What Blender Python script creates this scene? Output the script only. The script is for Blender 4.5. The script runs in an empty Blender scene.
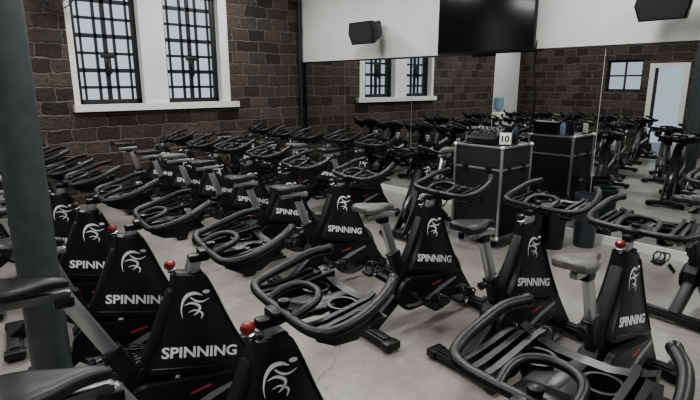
import bpy, bmesh, math, random
from mathutils import Vector, Matrix
random.seed(4)
S=bpy.context.scene
COL=S.collection

# ---------------- materials ----------------
def new_mat(name):
    m=bpy.data.materials.new(name); m.use_nodes=True
    return m, m.node_tree, m.node_tree.nodes['Principled BSDF']
def simple(name,col,rough=.5,metal=0,var=0.0,scale=8,spec=.5,bump=0,coat=0):
    m,nt,b=new_mat(name)
    b.inputs['Roughness'].default_value=rough; b.inputs['Metallic'].default_value=metal
    b.inputs['Specular IOR Level'].default_value=spec
    b.inputs['Coat Weight'].default_value=coat
    tc=nt.nodes.new('ShaderNodeTexCoord'); n=nt.nodes.new('ShaderNodeTexNoise')
    n.inputs['Scale'].default_value=scale; n.inputs['Detail'].default_value=5
    nt.links.new(tc.outputs['Object'],n.inputs['Vector'])
    r=nt.nodes.new('ShaderNodeValToRGB')
    r.color_ramp.elements[0].position=.3; r.color_ramp.elements[1].position=.7
    r.color_ramp.elements[0].color=(*[x*(1-var) for x in col],1)
    r.color_ramp.elements[1].color=(*[min(1,x*(1+var)) for x in col],1)
    nt.links.new(n.outputs['Fac'],r.inputs['Fac']); nt.links.new(r.outputs['Color'],b.inputs['Base Color'])
    if bump:
        bp=nt.nodes.new('ShaderNodeBump'); bp.inputs['Strength'].default_value=bump; bp.inputs['Distance'].default_value=.01
        nt.links.new(n.outputs['Fac'],bp.inputs['Height']); nt.links.new(bp.outputs['Normal'],b.inputs['Normal'])
    return m
M_BLACK=simple('black_gloss_plastic',(.009,.0095,.011),.34,var=.15,spec=.45)
M_FRAME=simple('black_powdercoat',(.011,.012,.014),.42,var=.15,scale=20,spec=.4)
M_RUB=simple('black_rubber',(.008,.008,.009),.4,var=.2,scale=30,bump=.15,spec=.5)
M_SILV=simple('brushed_silver',(.5,.51,.52),.32,.9,var=.06)
M_STEEL=simple('dark_steel',(.16,.16,.17),.32,.9,var=.1)
M_WHITE=simple('white_print',(.8,.8,.82),.5,var=.02)
M_RED=simple('red_knob',(.15,.014,.012),.3,var=.1)
M_KNOBK=simple('dark_knob',(.02,.014,.014),.3,var=.1)
M_SEAT=simple('saddle_vinyl',(.012,.013,.015),.42,var=.3)
M_SEATG=simple('saddle_vinyl_grey',(.1,.097,.093),.5,var=.3,scale=25)
M_PINK=simple('sticker_pink',(.4,.06,.09),.5)
M_GREY=simple('grey_guard_trim',(.3,.31,.33),.35,.3,var=.1)
BIKE_MATS=[M_BLACK,M_FRAME,M_RUB,M_SILV,M_STEEL,M_WHITE,M_RED,M_SEAT,M_PINK,M_GREY,M_SEATG,M_KNOBK]
BLACK,FRAME,RUB,SILV,STEEL,WHITE,RED,SEAT,PINK,GREY,SEATG,KNOBK=range(12)

def brick_mat(name,axis):
    m,nt,b=new_mat(name)
    N=nt.nodes; L=nt.links
    tc=N.new('ShaderNodeTexCoord'); sp=N.new('ShaderNodeSeparateXYZ'); cb=N.new('ShaderNodeCombineXYZ')
    L.new(tc.outputs['Object'],sp.inputs[0]); L.new(sp.outputs[axis],cb.inputs[0]); L.new(sp.outputs['Z'],cb.inputs[1])
    nz=N.new('ShaderNodeTexNoise'); nz.inputs['Scale'].default_value=4.6; nz.inputs['Detail'].default_value=7; nz.inputs['Roughness'].default_value=.6
    L.new(cb.outputs[0],nz.inputs['Vector'])
    ms=N.new('ShaderNodeVectorMath'); ms.operation='MULTIPLY_ADD'; ms.inputs[1].default_value=(.16,.1,0)
    L.new(nz.outputs['Color'],ms.inputs[0]); L.new(cb.outputs[0],ms.inputs[2])
    br=N.new('ShaderNodeTexBrick'); L.new(ms.outputs[0],br.inputs['Vector'])
    br.inputs['Scale'].default_value=1; br.inputs['Brick Width'].default_value=.34; br.inputs['Row Height'].default_value=.2
    br.squash=1.35; br.squash_frequency=3; br.offset=.45
    br.inputs['Mortar Size'].default_value=.015; br.inputs['Mortar Smooth'].default_value=.7; br.inputs['Bias'].default_value=-.1
    br.inputs['Color1'].default_value=(.024,.0185,.016,1); br.inputs['Color2'].default_value=(.09,.07,.059,1)
    br.inputs['Mortar'].default_value=(.15,.133,.116,1)
    n2=N.new('ShaderNodeTexNoise'); n2.inputs['Scale'].default_value=18; n2.inputs['Detail'].default_value=8; n2.inputs['Roughness'].default_value=.7
    L.new(tc.outputs['Object'],n2.inputs['Vector'])
    mx=N.new('ShaderNodeMix'); mx.data_type='RGBA'; mx.blend_type='OVERLAY'; mx.inputs[0].default_value=.95
    L.new(br.outputs['Color'],mx.inputs[6]); L.new(n2.outputs['Fac'],mx.inputs[7])
    L.new(mx.outputs[2],b.inputs['Base Color'])
    ad=N.new('ShaderNodeMath'); ad.operation='MULTIPLY_ADD'; ad.inputs[1].default_value=-.9
    L.new(br.outputs['Fac'],ad.inputs[0]); L.new(n2.outputs['Fac'],ad.inputs[2])
    bp=N.new('ShaderNodeBump'); bp.inputs['Strength'].default_value=1; bp.inputs['Distance'].default_value=.045
    L.new(ad.outputs[0],bp.inputs['Height']); L.new(bp.outputs[0],b.inputs['Normal'])
    b.inputs['Roughness'].default_value=.8
    return m
M_BRX=brick_mat('stone_block_wall_x','X'); M_BRY=brick_mat('stone_block_wall_y','Y')

def floor_mat():
    m,nt,b=new_mat('concrete_floor'); N=nt.nodes; L=nt.links
    tc=N.new('ShaderNodeTexCoord')
    n1=N.new('ShaderNodeTexNoise'); n1.inputs['Scale'].default_value=.9; n1.inputs['Detail'].default_value=6; n1.inputs['Roughness'].default_value=.58; n1.inputs['Distortion'].default_value=.3
    n2=N.new('ShaderNodeTexNoise'); n2.inputs['Scale'].default_value=14; n2.inputs['Detail'].default_value=8
    L.new(tc.outputs['Object'],n1.inputs['Vector']); L.new(tc.outputs['Object'],n2.inputs['Vector'])
    r=N.new('ShaderNodeValToRGB'); e=r.color_ramp.elements
    e[0].position=.28; e[0].color=(.15,.143,.132,1); e[1].position=.7; e[1].color=(.285,.275,.258,1)
    x=e.new(.48); x.color=(.225,.216,.202,1)
    L.new(n1.outputs['Fac'],r.inputs['Fac'])
    mx=N.new('ShaderNodeMix'); mx.data_type='RGBA'; mx.blend_type='OVERLAY'; mx.inputs[0].default_value=.28
    L.new(r.outputs[0],mx.inputs[6]); L.new(n2.outputs['Fac'],mx.inputs[7]); 
    vo=N.new('ShaderNodeTexVoronoi'); vo.feature='DISTANCE_TO_EDGE'; vo.inputs['Scale'].default_value=.55
    mv=N.new('ShaderNodeVectorMath'); mv.operation='MULTIPLY_ADD'; mv.inputs[1].default_value=(.5,.5,0)
    L.new(n1.outputs['Color'],mv.inputs[0]); L.new(tc.outputs['Object'],mv.inputs[2]); L.new(mv.outputs[0],vo.inputs['Vector'])
    cr=N.new('ShaderNodeMapRange'); cr.inputs['From Max'].default_value=.005; cr.inputs['To Min'].default_value=.65
    L.new(vo.outputs['Distance'],cr.inputs['Value'])
    m2=N.new('ShaderNodeMix'); m2.data_type='RGBA'; m2.blend_type='MULTIPLY'; m2.inputs[0].default_value=1
    L.new(mx.outputs[2],m2.inputs[6]); L.new(cr.outputs[0],m2.inputs[7]); L.new(m2.outputs[2],b.inputs['Base Color'])
    rr=N.new('ShaderNodeMapRange'); rr.inputs['To Min'].default_value=.24; rr.inputs['To Max'].default_value=.4
    L.new(n1.outputs['Fac'],rr.inputs['Value']); L.new(rr.outputs[0],b.inputs['Roughness'])
    return m
M_FLOOR=floor_mat()
M_PLAST=simple('white_plaster',(.58,.58,.57),.7,var=.05,scale=2.5)
M_WTRIM=simple('white_trim_paint',(.6,.6,.59),.5,var=.05,scale=4)
M_CEIL=simple('ceiling_paint',(.33,.33,.32),.8,var=.05)
M_COLUMN=simple('slate_column_paint',(.05,.058,.063),.45,var=.18,scale=14,bump=.15)
M_SCREEN=simple('tv_screen',(.006,.006,.007),.12,var=.1)
M_MIRROR=simple('mirror_silver',(.7,.73,.73),.0,1.0,var=.005)
M_ALU=simple('case_aluminium',(.5,.5,.5),.35,.9,var=.1)
M_CASE=simple('case_laminate',(.014,.014,.016),.45,var=.3,scale=60)
M_BIN=simple('bin_blue_grey',(.03,.042,.05),.35,var=.15)
M_BIND=simple('bin_black',(.012,.012,.014),.35,var=.15)
M_PAPER=simple('paper_white',(.75,.74,.7),.7,var=.02)
M_BLUE=simple('water_bottle_blue',(.2,.32,.4),.15,var=.1)
M_IRON=simple('window_iron',(.008,.009,.01),.5,var=.2)
M_GRILL=simple('speaker_grille',(.02,.02,.022),.6,var=.2,scale=90)

# ---------------- mesh builder ----------------
class MB:
    def __init__(s): s.v=[]; s.f=[]; s.m=[]
    def add(s,vs,fs,mat):
        o=len(s.v); s.v+= [tuple(v) for v in vs]
        for f in fs: s.f.append(tuple(i+o for i in f)); s.m.append(mat)
    def mesh(s,name,mats,angle=35):
        me=bpy.data.meshes.new(name); me.from_pydata(s.v,[],s.f)
        for m in mats: me.materials.append(m)
        me.polygons.foreach_set('material_index',s.m)
        bm=bmesh.new(); bm.from_mesh(me); bmesh.ops.recalc_face_normals(bm,faces=bm.faces); bm.to_mesh(me); bm.free()
        me.shade_smooth(); me.set_sharp_from_angle(angle=math.radians(angle)); me.update()
        return me
    def obj(s,name,mats,loc=(0,0,0),rot=0,angle=35):
        o=bpy.data.objects.new(name,s.mesh(name,mats,angle)); COL.objects.link(o); o.location=loc; o.rotation_euler=(0,0,rot)
        return o
    def box(s,c,size,mat,bev=0,rot=None):
        bm=bmesh.new(); bmesh.ops.create_cube(bm,size=1)
        for v in bm.verts: v.co=Vector((v.co.x*size[0],v.co.y*size[1],v.co.z*size[2]))
        if bev: bmesh.ops.bevel(bm,geom=list(bm.edges),offset=bev,segments=2,profile=.6,affect='EDGES')
        R=rot if rot else Matrix.Identity(3)
        c=Vector(c); bm.verts.index_update()
        s.add([R@v.co+c for v in bm.verts],[[v.index for v in f.verts] for f in bm.faces],mat); bm.free()
    def beam(s,p0,p1,w,h,mat,bev=.008,ext=0):
        p0=Vector(p0);p1=Vector(p1);d=(p1-p0);L=d.length+ext;d.normalize()
        y=Vector((0,1,0)); 
        if abs(d.y)>.9: y=Vector((1,0,0))
        z=d.cross(y).normalized(); y=z.cross(d).normalized()
        R=Matrix((d,y,z)).transposed()
        s.box((p0+p1)/2,(L,w,h),mat,bev,R)
    def tube(s,pts,r,mat,seg=10,sm=0,closed=False,flat=1.0):
        P=[Vector(p) for p in pts]; n=len(P)
        R=list(r) if isinstance(r,(list,tuple)) else [r]*n
        if sm:
            Q=[];RR=[]
            rng=n if closed else n-1
            for i in range(rng):
                a=P[(i-1)%n] if closed or i>0 else P[0]*2-P[1]
                b=P[i];c=P[(i+1)%n]
                d=P[(i+2)%n] if closed or i+2<n else P[-1]*2-P[-2]
                for k in range(sm):
                    t=k/sm
                    Q.append(.5*((2*b)+(c-a)*t+(2*a-5*b+4*c-d)*t*t+(3*b-a-3*c+d)*t**3)); RR.append(R[i]*(1-t)+R[(i+1)%n]*t)
            if not closed: Q.append(P[-1]);RR.append(R[-1])
            P=Q;R=RR;n=len(P)
        T=[]
        for i in range(n):
            if closed: t=P[(i+1)%n]-P[i-1]
            else: t=P[min(i+1,n-1)]-P[max(i-1,0)]
            T.append(t.normalized())
        up=Vector((0,0,1)) if abs(T[0].z)<.9 else Vector((1,0,0))
        nrm=(up-T[0]*up.dot(T[0])).normalized(); vs=[];fs=[]
        for i in range(n):
            nrm=(nrm-T[i]*nrm.dot(T[i])).normalized(); bn=T[i].cross(nrm)
            for k in range(seg):
                a=2*math.pi*k/seg
                vs.append(P[i]+(nrm*math.cos(a)*flat+bn*math.sin(a))*R[i])
        rr=n if closed else n-1
        for i in range(rr):
            j=(i+1)%n
            for k in range(seg):
                k2=(k+1)%seg
                fs.append((i*seg+k,i*seg+k2,j*seg+k2,j*seg+k))
        if not closed:
            fs.append(tuple(range(seg))); fs.append(tuple((n-1)*seg+k for k in range(seg)))
        s.add(vs,fs,mat)
    def cyl(s,p0,p1,r0,mat,r1=None,seg=20):
        s.tube([p0,p1],[r0,r0 if r1 is None else r1],mat,seg)
    def lathe(s,prof,c,axis,mat,seg=28,matf=None):
        c=Vector(c); a=Vector(axis).normalized(); u=Vector((1,0,0)) if abs(a.x)<.9 else Vector((0,1,0))
        u=(u-a*u.dot(a)).normalized(); w=a.cross(u); vs=[];n=len(prof)
        for (r,h) in prof:
            for k in range(seg):
                t=2*math.pi*k/seg; vs.append(c+a*h+(u*math.cos(t)+w*math.sin(t))*r)
        for i in range(n-1):
            mm=matf[i] if matf else mat
            s_f=[(i*seg+k,i*seg+(k+1)%seg,(i+1)*seg+(k+1)%seg,(i+1)*seg+k) for k in range(seg)]
            s.f+= [tuple(x+len(s.v) for x in f) for f in s_f]; s.m+=[mm]*seg
        if prof[0][0]>1e-4: s.f.append(tuple(len(s.v)+k for k in range(seg))); s.m.append(matf[0] if matf else mat)
        if prof[-1][0]>1e-4: s.f.append(tuple(len(s.v)+(n-1)*seg+k for k in range(seg))); s.m.append(matf[-1] if matf else mat)
        s.v+=[tuple(v) for v in vs]
    def loft(s,secs,mat):
        n=len(secs[0]); vs=[p for sc in secs for p in sc]; fs=[]
        for i in range(len(secs)-1):
            for k in range(n):
                k2=(k+1)%n; fs.append((i*n+k,i*n+k2,(i+1)*n+k2,(i+1)*n+k))
        fs.append(tuple(range(n))); fs.append(tuple((len(secs)-1)*n+k for k in range(n)))
        s.add(vs,fs,mat)
    def prism(s,poly,y0,y1,mat):
        n=len(poly); vs=[(x,y0,z) for x,z in poly]+[(x,y1,z) for x,z in poly]
        fs=[tuple(range(n)),tuple(range(n,2*n))]+[(k,(k+1)%n,n+(k+1)%n,n+k) for k in range(n)]
        s.add(vs,fs,mat)

# ---------------- text ----------------
def text_geo(body,size,bold=.0,shear=0.0):
    cu=bpy.data.curves.new('t','FONT'); cu.body=body; cu.size=size; cu.offset=bold; cu.shear=shear; cu.resolution_u=3
    o=bpy.data.objects.new('t',cu); COL.objects.link(o); bpy.context.view_layer.update()
    me=bpy.data.meshes.new_from_object(o.evaluated_get(bpy.context.evaluated_depsgraph_get()))
    vs=[v.co.copy() for v in me.vertices]; fs=[tuple(p.vertices) for p in me.polygons]
    bpy.data.objects.remove(o); bpy.data.curves.remove(cu); bpy.data.meshes.remove(me)
    x0=min(v.x for v in vs);x1=max(v.x for v in vs);y0=min(v.y for v in vs);y1=max(v.y for v in vs)
    return [((v.x-x0)/(x1-x0),(v.y-y0)/(y1-y0)) for v in vs],fs
TXT=text_geo('SPINNING',1,.03,.12)

# ---------------- the bike ----------------
SH=.24      # panel graphics drop towards the front
PX=.58      # panel axis
def th(z): return .046+(.90-z)*.075
def pp(x,y,z): return (x,y,z-SH*(x-PX))
def side_pt(x,z,sd): return pp(x,sd*(th(z)+.0015),z)
def make_bike(name,ds=0,db=0,seatmat=SEAT,bx=0.0,so=0.0,knob=KNOBK):
    b=MB()
    for x0,w in ((0,.27),(1.03,.25)):
        b.box((x0,0,.05),(.1,2*w,.045),FRAME,.012)
        b.box((x0,0,.075),(.06,2*w-.12,.02),FRAME,.006)
        for sd in(-1,1):
            b.box((x0,sd*(w-.03),.046),(.125,.075,.055),RUB,.014)
            b.cyl((x0,sd*(w-.04),0),(x0,sd*(w-.04),.025),.026,RUB,seg=14)
    for sd in(-1,1):
        b.cyl((1.095,sd*.14,.055),(1.095,sd*.17,.055),.034,RUB,seg=16)
        b.beam((1.03,sd*.155,.06),(1.095,sd*.155,.055),.012,.03,STEEL,.003)
    # main frame
    b.beam((.0,0,.06),(.32,0,.31),.075,.085,FRAME,.014)
    b.beam((.27,0,.29),(.50,0,.82),.07,.10,FRAME,.016)
    b.beam((.28,0,.27),(.95,0,.09),.05,.05,FRAME,.01)
    b.prism([(.22,.24),(.42,.24),(.46,.47),(.30,.48),(.2,.36)],-.045,.045,FRAME)
    b.prism([(.95,.05),(1.07,.05),(1.03,.11),(.97,.12)],-.05,.05,FRAME)
    FX=.705
    for sd in(-1,1):
        b.prism([(.70,.42),(.84,.40),(.95,.24),(1.06,.09),(.97,.06),(.81,.22)],sd*.058,sd*.078,FRAME)
        b.prism([(.52,.44),(.66,.42),(.73,.33),(.72,.25),(.66,.25),(.62,.33)],sd*.058,sd*.074,FRAME)
        b.cyl((FX,sd*.06,.285),(FX,sd*.105,.285),.028,STEEL,seg=14)
    b.lathe([(.02,-.03),(.05,-.03),(.06,-.012),(.175,-.01),(.185,-.02),(.235,-.02),(.24,-.015),(.24,.015),(.235,.02),(.185,.02),(.175,.01),(.06,.012),(.05,.03),(.02,.03)],
            (FX,0,.28),(0,1,0),STEEL,seg=48,matf=[STEEL,STEEL,FRAME,FRAME,STEEL,STEEL,STEEL,STEEL,STEEL,FRAME,FRAME,STEEL,STEEL])
    b.beam((.90,0,.36),(.965,0,.24),.05,.03,FRAME,.006)
    # shield panel
    lv=[(.90,.492,.625),(.892,.482,.638),(.86,.476,.655),(.80,.468,.682),(.70,.445,.722),(.60,.412,.768),(.50,.366,.825),(.43,.325,.868),(.40,.318,.885),(.385,.33,.875)]
    secs=[]
    for z,xr,xf in lv:
        t=th(z); c=.014
        if z>.895: t-=.012
        if z<.39: t-=.012
        secs.append([pp(*q) for q in [(xr,-t+c,z),(xr+c*.4,-t+c*.4,z),(xr+c,-t,z),(xf-c,-t,z),(xf-c*.4,-t+c*.4,z),(xf,-t+c,z),(xf,t-c,z),(xf-c*.4,t-c*.4,z),(xf-c,t,z),(xr+c,t,z),(xr+c*.4,t-c*.4,z),(xr,t-c,z)]])
    b.loft(secs,BLACK)
    for sd in(-1,1):
        b.tube([side_pt(.335,.425,sd),side_pt(.86,.425,sd)],.006,FRAME,6)
        b.tube([side_pt(xf-.012,z,sd) for z,xr,xf in lv[2:8]],.004,FRAME,6)
        vs=[]
        for (tx,ty) in TXT[0]:
            z=.478+ty*.058; x=.385+tx*.37 if sd<0 else .755-tx*.37
            vs.append(side_pt(x,z,sd))
        b.add(vs,TXT[1],WHITE)
        def stroke(pts,ws):
            n=8; P=[]; W=[]
            for i in range(len(pts)-1):
                a=Vector(pts[max(i-1,0)]);p=Vector(pts[i]);q=Vector(pts[i+1]);d=Vector(pts[min(i+2,len(pts)-1)])
                for k in range(n):
                    t=k/n; P.append(.5*((2*p)+(q-a)*t+(2*a-5*p+4*q-d)*t*t+(3*p-a-3*q+d)*t**3)); W.append(ws[i]*(1-t)+ws[i+1]*t)
            P.append(Vector(pts[-1]));W.append(ws[-1]); vs=[];fs=[]
            for i,p in enumerate(P):
                t=(P[min(i+1,len(P)-1)]-P[max(i-1,0)]).normalized(); nn=Vector((-t.y,t.x))*W[i]
                for q in(p+nn,p-nn): vs.append(side_pt(.575+q.x,.755+q.y,sd))
            for i in range(len(P)-1): fs.append((2*i,2*i+1,2*i+3,2*i+2))
            b.add(vs,fs,WHITE)
        # rider crouched over the bars: arched back, arm, bent leg, trailing swoosh
        stroke([(-.075,-.075),(-.078,-.035),(-.066,.01),(-.04,.042),(-.005,.052),(.03,.042)],[.001,.003,.006,.009,.008,.002])
        stroke([(-.03,.03),(-.002,.012),(.03,.012),(.062,.03)],[.003,.006,.004,.001])
        stroke([(-.062,-.01),(-.025,.002),(.01,-.014),(.0,-.042),(-.022,-.06)],[.001,.006,.007,.005,.001])
        stroke([(-.045,-.045),(-.012,-.034),(.02,-.05),(.012,-.078)],[.001,.004,.005,.001])
        cx,cz=(.575+.048,.755+.062)
        b.add([side_pt(cx+.018*math.cos(a*.524)+.004*math.sin(a*.524),cz+.01*math.sin(a*.524),sd) for a in range(12)],[tuple(range(12))],WHITE)
    def guard(y0,y1,mat,k=1.0):
        poly=[]
        for i in range(15):
            a=math.pi/2+math.pi*i/14; poly.append((.31+.125*k*math.cos(a),.30+.125*k*math.sin(a)))
        for i in range(11):
            a=-math.pi/2+math.pi*i/10; poly.append((.71+.085*k*math.cos(a),.285+.085*k*math.sin(a)))
        b.prism(poly,y0,y1,mat)
    guard(-.082,-.118,FRAME); guard(-.118,-.124,BLACK,.9)
    sw=[(.24,.235),(.33,.225),(.47,.25),(.59,.30),(.76,.34),(.76,.322),(.61,.27),(.49,.22),(.35,.2),(.26,.215)]
    b.prism(sw,-.1245,-.127,GREY)
    b.prism([(.50,.322),(.60,.339),(.597,.35),(.497,.333)],-.124,-.1265,PINK)
    b.lathe([(.09,0),(.1,.01),(.1,.02),(.05,.028)],(.31,.05,.30),(0,1,0),FRAME,seg=24)
    b.cyl((.31,-.15,.30),(.31,.10,.30),.02,STEEL,seg=14)
    for sd,ang in((-1,-.6),(1,math.pi-.6)):
        ca,sa=math.cos(ang),math.sin(ang); px,pz=.31+.17*ca,.30+.17*sa
        y=sd*.145
        b.beam((.31,y,.30),(px,y,pz),.018,.032,STEEL,.005,.02)
        b.cyl((px,y,pz),(px,y+sd*.12,pz),.008,STEEL,seg=10)
        b.box((px,y+sd*.07,pz),(.085,.09,.02),FRAME,.005)
        b.box((px,y+sd*.07,pz-.015),(.06,.06,.02),STEEL,.004)
        for yy in(.035,.07,.105):
            b.tube([(px+.035,y+sd*yy,pz),(px+.1,y+sd*yy,pz+.01),(px+.115,y+sd*yy,pz+.045),(px+.06,y+sd*yy,pz+.07),(px+.02,y+sd*yy,pz+.075)],.005,BLACK,6,sm=3)
        b.tube([(px+.0,y+sd*.03,pz+.0),(px+.0,y+sd*.03,pz+.06),(px+.02,y+sd*.07,pz+.08),(px+.0,y+sd*.11,pz+.06),(px,y+sd*.11,pz)],.006,RUB,6,sm=3)
    # seat tube + post
    s0=Vector((.30,0,.36)); dr=Vector((-.36+so,0,1)).normalized()
    s1=s0+dr*.24; s2=s0+dr*(.54+ds)
    b.beam(s0,s1,.06,.085,FRAME,.014); b.beam(s1-dr*.02,s1+dr*.03,.07,.095,BLACK,.012)
    b.beam(s1,s2,.042,.066,SILV,.012)
    b.cyl(s1,s1+Vector((-.085,0,-.02)),.009,STEEL,seg=10); b.lathe([(.012,0),(.024,.008),(.026,.03),(.012,.036)],s1+Vector((-.075,0,-.018)),(-1,0,-.2),BLACK,seg=16)
    sx,sz=s2.x-.03+so*.5,s2.z
    b.box((sx+.01,0,sz+.005),(.25,.044,.038),SILV if so==0 else STEEL,.01)
    b.box((s2.x,0,sz-.025),(.08,.06,.05),BLACK,.012)
    b.cyl((sx-.05,0,sz+.0),(sx-.05,0,sz+.05),.016,STEEL,seg=12)
    for sd in(-1,1): b.tube([(sx-.13,sd*.03,sz+.055),(sx-.03,sd*.022,sz+.04),(sx+.08,sd*.012,sz+.055)],.005,STEEL,6,sm=3)
    key=[(-.165,.05,.03,.075),(-.155,.085,.045,.077),(-.12,.105,.055,.078),(-.06,.1,.055,.074),(0,.07,.05,.07),(.05,.042,.044,.07),(.1,.028,.038,.068),(.135,.022,.032,.062),(.15,.012,.018,.056)]
    secs=[]
    for x,hw,h,zc in key:
        sec=[]
        for k in range(16):
            a=2*math.pi*k/16; ca,sa=math.cos(a),math.sin(a)
            yy=hw*math.copysign(abs(ca)**.7,ca); zz=h*.5*math.copysign(abs(sa)**.8,sa)
            if sa>0: zz-= .008*math.exp(-(yy/.018)**2) if hw>.05 else 0
            if sa<0: zz-= .012*abs(ca)
            sec.append((sx+x-.02,yy,sz+zc+zz))
        secs.append(sec)
    b.loft(secs,seatmat)
    # resistance knob
    b.cyl((.50,0,.88),(.482,0,.935),.014,SILV,seg=12)
    b.lathe([(.014,0),(.02,.004),(.022,.012),(.017,.018),(.02,.024),(.027,.03),(.027,.044),(.02,.054),(.008,.057)],(.484,0,.92),(-.3,0,1),knob,seg=20,matf=[BLACK,BLACK,SILV]+[knob]*5)
    # handlebar post
    hz=.98+db; hx=.635+bx
    b.beam((.555,0,.84),(.58+bx*.6,0,hz-.03),.045,.066,SILV,.013,.02)
    b.box((.565,0,.895),(.11,.075,.03),BLACK,.01)
    b.box((hx-.045,0,hz-.03),(.10,.05,.04),BLACK,.012)
    b.box((hx-.005,0,hz-.012),(.08,.085,.05),BLACK,.014)
    b.lathe([(.01,0),(.022,.008),(.022,.026),(.008,.03)],(hx+.02,0,hz+.01),(0,0,1),BLACK,seg=16)
    half=[(0,0,0),(0,.10,.0),(.003,.2,.004),(.028,.262,.01),(.10,.287,.024),(.20,.284,.052),(.29,.262,.088),(.36,.215,.108)]
    left=[(hx+x,y,hz+z) for x,y,z in half]; right=[(x,-y,z) for x,y,z in left[1:]][::-1]
    b.tube(right+left,[.020,.0205,.0205,.02,.0195,.0185,.018,.018,.018,.0185,.0195,.02,.0205,.0205,.020],RUB,12,sm=4)
    for p in(left[-1],right[0]): b.lathe([(.012,-.02),(.022,-.008),(.022,.008),(.012,.016)],p,(.75,-.55 if p[1]>0 else .55,.2),BLACK,seg=14)
    hp=[(.0,.095,.004),(.06,.1,.03),(.11,.085,.044),(.14,.045,.05)]
    L=[(hx+x,y,hz+z) for x,y,z in hp]; Rr=[(x,-y,z) for x,y,z in L]
    b.tube(Rr+[(hx+.148,0,hz+.051)]+L[::-1],.0155,RUB,10,sm=4)
    # bottle tray
    for sd in(-1,1):
        cx,cy=hx+.215,sd*.095
        b.lathe([(.03,-.115),(.042,-.11),(.05,-.02),(.058,-.014),(.058,-.002),(.047,-.002),(.038,-.10),(.001,-.102)],(cx,cy,hz+.01),(.0,0,1),BLACK,seg=24)
        for y0,y1,xe in((.155,.15,.33),(.2,.19,.32),(.245,.225,.27)):
            b.loft([[(hx+x,sd*(y-.011),hz+z),(hx+x,sd*(y+.011),hz+z),(hx+x,sd*(y+.007),hz+z-d),(hx+x,sd*(y-.007),hz+z-d)] for x,y,z,d in
                ((.01,y0,.0,.02),(.08,y0,-.002,.055),(.18,(y0+y1)/2,.012,.08),(xe-.04,y1,.03,.075),(xe,y1-.01,.04,.04))],BLACK)
        b.loft([[(hx+.29,sd*y,hz+z),(hx+.33,sd*y,hz+z+.004),(hx+.33,sd*y,hz+z-.04),(hx+.29,sd*y,hz+z-.044)] for y,z in((0,.0),(.08,.002),(.15,.02),(.2,.045))],BLACK)
        b.loft([[(hx+.13,sd*y,hz-.03),(hx+.32,sd*y,hz-.02),(hx+.32,sd*y,hz-.032),(hx+.13,sd*y,hz-.042)] for y in(.145,.19,.235)],BLACK)
    b.box((hx+.10,0,hz-.012),(.2,.15,.022),BLACK,.008)
    b.box((hx+.21,0,hz-.01),(.2,.05,.02),BLACK,.006)
    b.box((hx+.14,0,hz-.035),(.2,.045,.04),FRAME,.01)
    return b.mesh(name,BIKE_MATS,40)

VAR=[make_bike('spin_bike_mesh_a',0,0,SEAT),make_bike('spin_bike_mesh_b',.04,.02,SEAT),make_bike('spin_bike_mesh_c',.03,.02,SEATG,.0),make_bike('spin_bike_mesh_d',-.03,-.01,SEAT,-.01),
     make_bike('spin_bike_mesh_e',.06,.01,SEAT,-.035,-.18,RED),make_bike('spin_bike_mesh_f',.07,.02,SEAT,.02,-.15,RED),
     make_bike('spin_bike_mesh_g',0,0,SEAT,knob=RED),make_bike('spin_bike_mesh_h',.03,.02,SEATG,knob=RED)]
def put_bike(x,y,rot=0,v=None):
    o=bpy.data.objects.new('spin_bike',VAR[v if v is not None else random.randrange(4)]); COL.objects.link(o)
    o.location=(x,y,0); o.rotation_euler=(0,0,math.radians(rot)); return o
# row nearest the camera
for x,y,r,v in((.53,.55,0,4),(.36,1.52,-7,4),(.42,2.35,-10,5),(.42,3.18,-10,6),(.42,3.98,-9,1),(.40,4.75,-8,2),(.40,5.5,-7,0),(.38,6.25,-8,1),(.35,7.0,-6,3),(.35,7.72,-5,0)): put_bike(x,y,r,v)
# middle row
for x,y,r,v in((2.35,.97,-2,7),(2.47,1.66,-6,1),(2.35,2.40,-6,2),(2.36,3.45,-8,0),(2.37,4.28,-7,3),(2.38,5.05,-8,1),(2.38,5.82,-6,2),(2.35,6.6,-8,0),(2.35,7.4,-6,1)): put_bike(x,y,r,v)
# front row
for x,y,v in((4.05,4.95,1),(4.1,5.7,2),(4.05,6.45,0),(4.1,7.2,3),(4.1,7.85,1),(4.25,1.0,1)): put_bike(x,y,random.uniform(-7,-2),v)
# instructor bike facing the class
put_bike(5.3,3.98,186,2)
# rows behind the camera
for y in(4.2,5.0,5.8,6.6,7.4): put_bike(-1.75,y,random.uniform(-3,3))
for y in(-1.0,-1.8): put_bike(2.3,y,0)
for y in(-.4,-1.2,-2.0): put_bike(.3,y,0)

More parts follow.
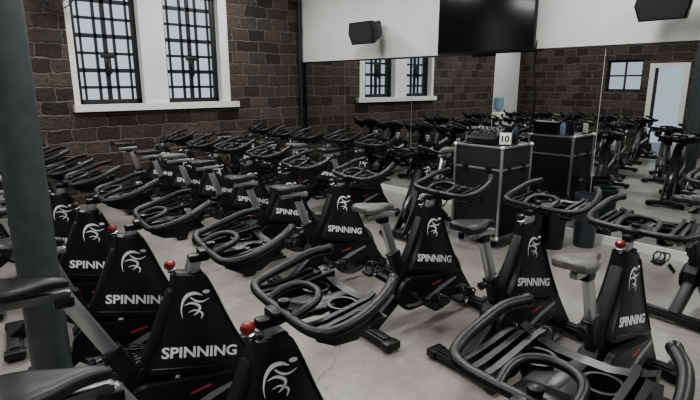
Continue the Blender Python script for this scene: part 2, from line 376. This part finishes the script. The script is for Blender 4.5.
# ---------------- room ----------------
XM=6.2; XM2=5.9; YJ=3.75; YB=8.3; XW=-2.9; YS=-3.2; HC=3.9; T=.25
def boxes(name,lst,mats):
    b=MB()
    for (x0,x1,y0,y1,z0,z1,m) in lst: b.box(((x0+x1)/2,(y0+y1)/2,(z0+z1)/2),(x1-x0,y1-y0,z1-z0),m)
    return b.obj(name,mats)
boxes('floor',[(XW-3,XM+T,YS-T,YB+T,-.12,0,0)],[M_FLOOR])
boxes('ceiling',[(XW-T,XM+T,YS-T,YB+T,HC,HC+.15,0)],[M_CEIL])
W1=(2.13,3.08);W2=(3.47,4.44);ZS=1.49;ZT=3.25
y0,y1=YB,YB+T+.1
boxes('wall_north',[(XW-T,-2.6,y0,y1,0,HC,0),(-2.6,-.9,y0-.02,y1,0,HC,1),(-.9,2.05,y0,y1,0,HC,0),
  (2.05,4.6,y0,y1,0,ZS-.1,0),(2.05,4.6,y0,y1,ZT+.12,HC,0),(4.6,XM+T,y0,y1,0,HC,0),
  (2.05,W1[0],y0,y1,ZS-.1,ZT+.12,1),(W1[1],W2[0],y0-.01,y1,ZS-.1,ZT+.12,1),(W2[1],4.6,y0,y1,ZS-.1,ZT+.12,1),
  (W1[0],W1[1],y0,y1,ZT,ZT+.12,1),(W2[0],W2[1],y0,y1,ZT,ZT+.12,1)],[M_BRX,M_PLAST])
boxes('window_sill',[(2.02,4.72,y0-.1,y1,ZS-.1,ZS,0)],[M_WTRIM])
def window(name,x0,x1):
    b=MB(); yy=YB+.16
    w=x1-x0; t=.07
    b.box(((x0+x1)/2,yy,ZS+t/2),(w,.06,t),0,.004); b.box(((x0+x1)/2,yy,ZT-t/2),(w,.06,t),0,.004)
    for x in(x0+t/2,x1-t/2): b.box((x,yy,(ZS+ZT)/2),(t,.06,ZT-ZS),0,.004)
    for f,th_ in((.36,.036),(.64,.036),(.5,.06),(.14,.026),(.86,.026)): b.box((x0+w*f,yy,(ZS+ZT)/2),(th_,.04,ZT-ZS),0)
    n=7
    for i in range(1,n): b.box(((x0+x1)/2,yy-.005,ZS+(ZT-ZS)*i/n),(w,.03,.04 if i%2 else .06),0)
    b.box((x0+w*.5,yy-.05,ZS+.72),(.2,.03,.07),0,.01); b.box((x0+w*.5,yy-.04,ZS+.6),(.1,.03,.3),0,.01); b.tube([(x0+w*.5,yy-.06,ZS+.62),(x0+w*.5,yy-.1,ZS+.55),(x0+w*.5,yy-.08,ZS+.42)],.014,0,8,sm=3)
    return b.obj(name,[M_IRON])
window('window_1',*W1); window('window_2',*W2)
boxes('wall_east',[(XM,XM+T,YJ,YB,0,HC,0),(XM2,XM+T,YS,YJ,0,HC,0)],[M_PLAST])
boxes('wall_south',[(XW-T,XM+T,YS-T,YS,0,HC,0)],[M_PLAST])
D=(4.0,4.65);Wn=(4.95,5.85)
x0,x1=XW-T,XW
boxes('wall_west',[(x0,x1,YS,D[0],0,HC,0),(x0,x1,D[0],D[1],2.2,HC,0),(x0,x1,D[1],Wn[0],0,HC,0),(x0,x1,Wn[0],Wn[1],0,1.6,0),(x0,x1,Wn[0],Wn[1],2.4,HC,0),(x0,x1,Wn[1],YB,0,HC,0)],[M_BRY])
boxes('trim_1',[(x1-.02,x1+.03,D[0]-.12,D[0],0,2.3,0),(x1-.02,x1+.03,D[1],D[1]+.12,0,2.3,0),(x1-.02,x1+.03,D[0],D[1],2.18,2.3,0)],[M_WTRIM])
boxes('window_3',[(x0+.1,x0+.14,Wn[0],Wn[1],1.6,1.65,0),(x0+.1,x0+.14,Wn[0],Wn[1],2.35,2.4,0),(x0+.1,x0+.14,Wn[0],Wn[0]+.05,1.6,2.4,0),(x0+.1,x0+.14,Wn[1]-.05,Wn[1],1.6,2.4,0),(x0+.1,x0+.14,5.38,5.42,1.6,2.4,0),(x0+.1,x0+.14,Wn[0],Wn[1],1.98,2.02,0)],[M_IRON])
# mirrors
ZM0,ZM1=.1,2.18
def mirror(x,ya,yb):
    b=MB(); b.box((x-.008,(ya+yb)/2,(ZM0+ZM1)/2),(.012,yb-ya-.008,ZM1-ZM0),0)
    return b.obj('mirror_panel',[M_MIRROR])
for a,c in((7.0,8.28),(5.4,7.0),(3.77,5.4)): mirror(XM,a,c)
for a,c in((2.38,3.74),(.6,2.38),(-1.05,.6),(-2.65,-1.05)): mirror(XM2,a,c)
boxes('baseboard_east',[(XM-.03,XM,YJ,YB,0,.1,0),(XM2-.03,XM2,YS,YJ,0,.1,0)],[M_WTRIM])
boxes('trim_2',[(XM-.02,XM,YJ,YB,ZM1,ZM1+.025,0),(XM2-.02,XM2,YS,YJ,ZM1,ZM1+.025,0)],[M_IRON])
def column(x,y,r):
    b=MB(); b.cyl((0,0,0),(0,0,HC),r,0,seg=40); b.lathe([(r+.03,0),(r+.03,.015),(r+.005,.025)],(0,0,0),(0,0,1),0,seg=32)
    b.obj('support_column',[M_COLUMN],(x,y,0))
column(.43,2.765,.09); column(-1.9,3.45,.1)
b=MB(); b.cyl((0,0,0),(0,0,HC),.035,0,seg=16)
for z in(.6,1.7,2.8): b.cyl((0,0,z),(0,0,z+.05),.045,0,seg=16)
b.obj('drain_pipe',[M_IRON],(XM-.08,YB-.06,0))
# TV
b=MB(); b.box((0,0,0),(.05,1.42,.82),0,.01); b.box((-.0265,0,.008),(.004,1.39,.78),1); b.box((.05,0,0),(.08,.5,.4),0,.02); b.box((.08,0,0),(.08,.25,.25),0)
b.obj('wall_tv',[M_BLACK,M_SCREEN],(XM2-.12,3.87,2.59))
b=MB(); b.tube([(0,0,0),(.0,.02,-.3),(.0,-.02,-.7),(0,.01,-1.1)],.008,0,6,sm=4); b.obj('tv_cable',[M_RUB],(XM2-.03,3.18,2.3))
def speaker(y,z,rz,x=XM,k=1.3):
    b=MB()
    b.loft([[(-.14,-.18,-.13),(-.14,.18,-.13),(-.14,.22,.0),(-.14,.18,.13),(-.14,-.18,.13),(-.14,-.22,0)],
            [(-.11,-.19,-.13),(-.11,.19,-.13),(-.11,.22,.0),(-.11,.19,.13),(-.11,-.19,.13),(-.11,-.22,0)],
            [(.08,-.12,-.08),(.08,.12,-.08),(.08,.14,.0),(.08,.12,.08),(.08,-.12,.08),(.08,-.14,0)]],0)
    b.loft([[(xx,y_*.93,z_*.9) for y_,z_ in((-.18,-.13),(.18,-.13),(.22,0),(.18,.13),(-.18,.13),(-.22,0))] for xx in(-.139,-.146)],1)
    b.beam((.06,0,0),(.17,0,.03),.04,.04,0); b.box((.17,0,.03),(.02,.1,.14),0,.004)
    b.v=[(p[0]*k,p[1]*k,p[2]*k) for p in b.v]
    o=b.obj('wall_speaker',[M_BLACK,M_GRILL],(x-.23*k,y,z),0); o.rotation_euler=(0,math.radians(-12),rz); return o
speaker(6.1,2.61,0); speaker(1.76,2.55,0,XM2,1.1)
# flight case
b=MB(); w=.6;h=1.0
b.box((0,0,.13+h/2),(w,w,h),0,.004)
for z in(.13,.13+h,.13+.76):
    for sx_ in(-1,1):
        t=.022
        b.box((sx_*w/2,0,z),(t,w+.02,t),1,.003); b.box((0,sx_*w/2,z),(w+.02,t,t),1,.003)
for sx_ in(-1,1):
    for sy in(-1,1):
        b.box((sx_*w/2,sy*w/2,.13+h/2),(.026,.026,h),1,.003)
        for z in(.13,.13+h): b.lathe([(.001,-.03),(.02,-.022),(.03,0),(.02,.022),(.001,.03)],(sx_*w/2,sy*w/2,z),(0,0,1),1,seg=14)
        b.cyl((sx_*.22,sy*.22-.015,.045),(sx_*.22,sy*.22+.015,.045),.045,3,seg=18)
        b.box((sx_*.22,sy*.22,.105),(.07,.06,.05),1,.004)
for s_ in(-.15,.15):
    b.box((-w/2-.006,s_,.89),(.012,.08,.09),3,.004); b.box((s_,-w/2-.006,.89),(.08,.012,.09),3,.004)
b.box((-w/2-.006,0,.55),(.012,.16,.12),3,.004); b.box((-w/2-.014,0,.55),(.012,.12,.03),1,.004)
b.box((0,-w/2-.006,.55),(.16,.012,.12),3,.004); b.box((0,-w/2-.014,.55),(.12,.012,.03),1,.004)
b.obj('flight_case',[M_CASE,M_ALU,M_ALU,M_RUB],(5.06,3.17,0))
ztop=.13+h+.012
b=MB(); b.prism([(-.18,0),(.2,0),(.2,.16),(.1,.17),(-.18,.05)],-.17,.17,0)
for i in range(5):
    for j in range(4): b.cyl((-.12+.055*j,-.12+i*.06,.07+.024*j),(-.12+.055*j,-.12+i*.06,.09+.024*j),.009,1,seg=8)
b.obj('audio_mixer',[M_BLACK,M_STEEL],(5.1,3.28,ztop),.1)
b=MB(); b.box((0,0,.075),(.012,.12,.13),0,.002); b.box((.0,0,.008),(.05,.1,.014),1)
tv,tf=text_geo('10',1,.02)
b.add([(-.0075,.04-tx*.08,.04+ty*.07) for tx,ty in tv],tf,1)
b.obj('number_card',[M_PAPER,M_RUB],(4.90,2.93,ztop),.7)
def bottle(x,y,m,hh=.2):
    b=MB(); b.lathe([(.03,0),(.034,.01),(.034,hh*.7),(.015,hh*.85),(.015,hh),(.001,hh)],(0,0,0),(0,0,1),0,seg=18); b.lathe([(.018,hh*.9),(.018,hh*1.06),(.001,hh*1.06)],(0,0,0),(0,0,1),1,seg=14)
    return b.obj('water_bottle',[m,M_RUB],(x,y,ztop))
bottle(5.2,2.98,M_BIND,.22); bottle(5.3,3.05,M_BLUE,.19)
def bin_(x,y,r,h,m):
    b=MB(); b.lathe([(r*.82,0),(r*.85,.01),(r,h*.93),(r*1.06,h*.93),(r*1.06,h),(r*.97,h),(r*.8,.03),(.001,.03)],(0,0,0),(0,0,1),0,seg=32)
    return b.obj('trash_bin',[m],(x,y,0))
bin_(5.0,2.62,.13,.6,M_BIND); bin_(5.33,2.52,.14,.6,M_BIND); bin_(5.65,2.3,.13,.6,M_BIN)
b=MB(); b.box((0,0,.5),(.32,.32,1.0),0,.02); b.box((.165,0,.72),(.01,.22,.25),2,.01); b.lathe([(.06,1.0),(.06,1.05),(.135,1.1),(.135,1.4),(.1,1.43),(.001,1.43)],(0,0,0),(0,0,1),1,seg=24)
b.obj('water_cooler',[M_PAPER,M_BLUE,M_BLACK],(-1.2,8.05,0))
# wall fan
b=MB(); b.box((0,.0,0),(.14,.04,.2),0,.01); b.beam((0,0,0),(0,-.22,.0),.05,.05,0); b.cyl((0,-.18,0),(0,-.3,0),.075,0,seg=20)
for r,yy in((.3,-.34),(.3,-.3),(.22,-.39),(.12,-.41)): b.tube([(r*math.cos(a*math.pi/12),yy,r*math.sin(a*math.pi/12)) for a in range(24)],.006,0,6,closed=True)
for a in range(24):
    c,s_=math.cos(a*math.pi/12),math.sin(a*math.pi/12); b.tube([(.05*c,-.41,.05*s_),(.2*c,-.4,.2*s_),(.3*c,-.34,.3*s_),(.3*c,-.3,.3*s_),(.1*c,-.26,.1*s_)],.003,0,5,sm=2)
for k in range(3):
    a=k*2.094; R=Matrix.Rotation(a,3,'Y'); b.add([R@Vector(p) for p in((.05,-.33,-.03),(.25,-.35,-.09),(.27,-.33,.02),(.2,-.31,.08),(.05,-.31,.03))],[(0,1,2,3,4)],0)
b.obj('wall_fan',[M_IRON],(1.84,YB-.02,3.06))

# ---------------- lights ----------------
def fixture(x,y,p):
    b=MB(); b.box((0,0,.03),(1.3,.3,.06),0,.01)
    b.box((0,0,-.002),(1.22,.22,.01),1); b.obj('ceiling_light',[M_WTRIM,M_PAPER],(x,y,HC-.07))
    l=bpy.data.lights.new('ceiling_lamp','AREA'); l.shape='RECTANGLE'; l.size=1.2; l.size_y=.3; l.energy=p; l.color=(1,.985,.96)
    o=bpy.data.objects.new('ceiling_lamp',l); COL.objects.link(o); o.location=(x,y,HC-.1)
for x in(-1.2,1.8,4.4):
    for y in(-.9,2.2,5.2,7.2): fixture(x,y,62 if y<7 else 52)
w=bpy.data.worlds.new('World'); S.world=w; w.use_nodes=True
bg=w.node_tree.nodes['Background']; bg.inputs[0].default_value=(.82,.9,1,1); bg.inputs[1].default_value=.75
try: S.view_settings.look='AgX - Medium High Contrast'
except Exception as e: print(e)
S.view_settings.exposure=-.1

# ---------------- camera ----------------
cd=bpy.data.cameras.new('camera'); cd.sensor_width=36; cd.lens=505/700*36; cd.clip_start=.02
co=bpy.data.objects.new('camera',cd); COL.objects.link(co); co.location=(0,0,1.8)
co.rotation_euler=(math.radians(90-13),0,math.radians(47.96-90)); S.camera=co
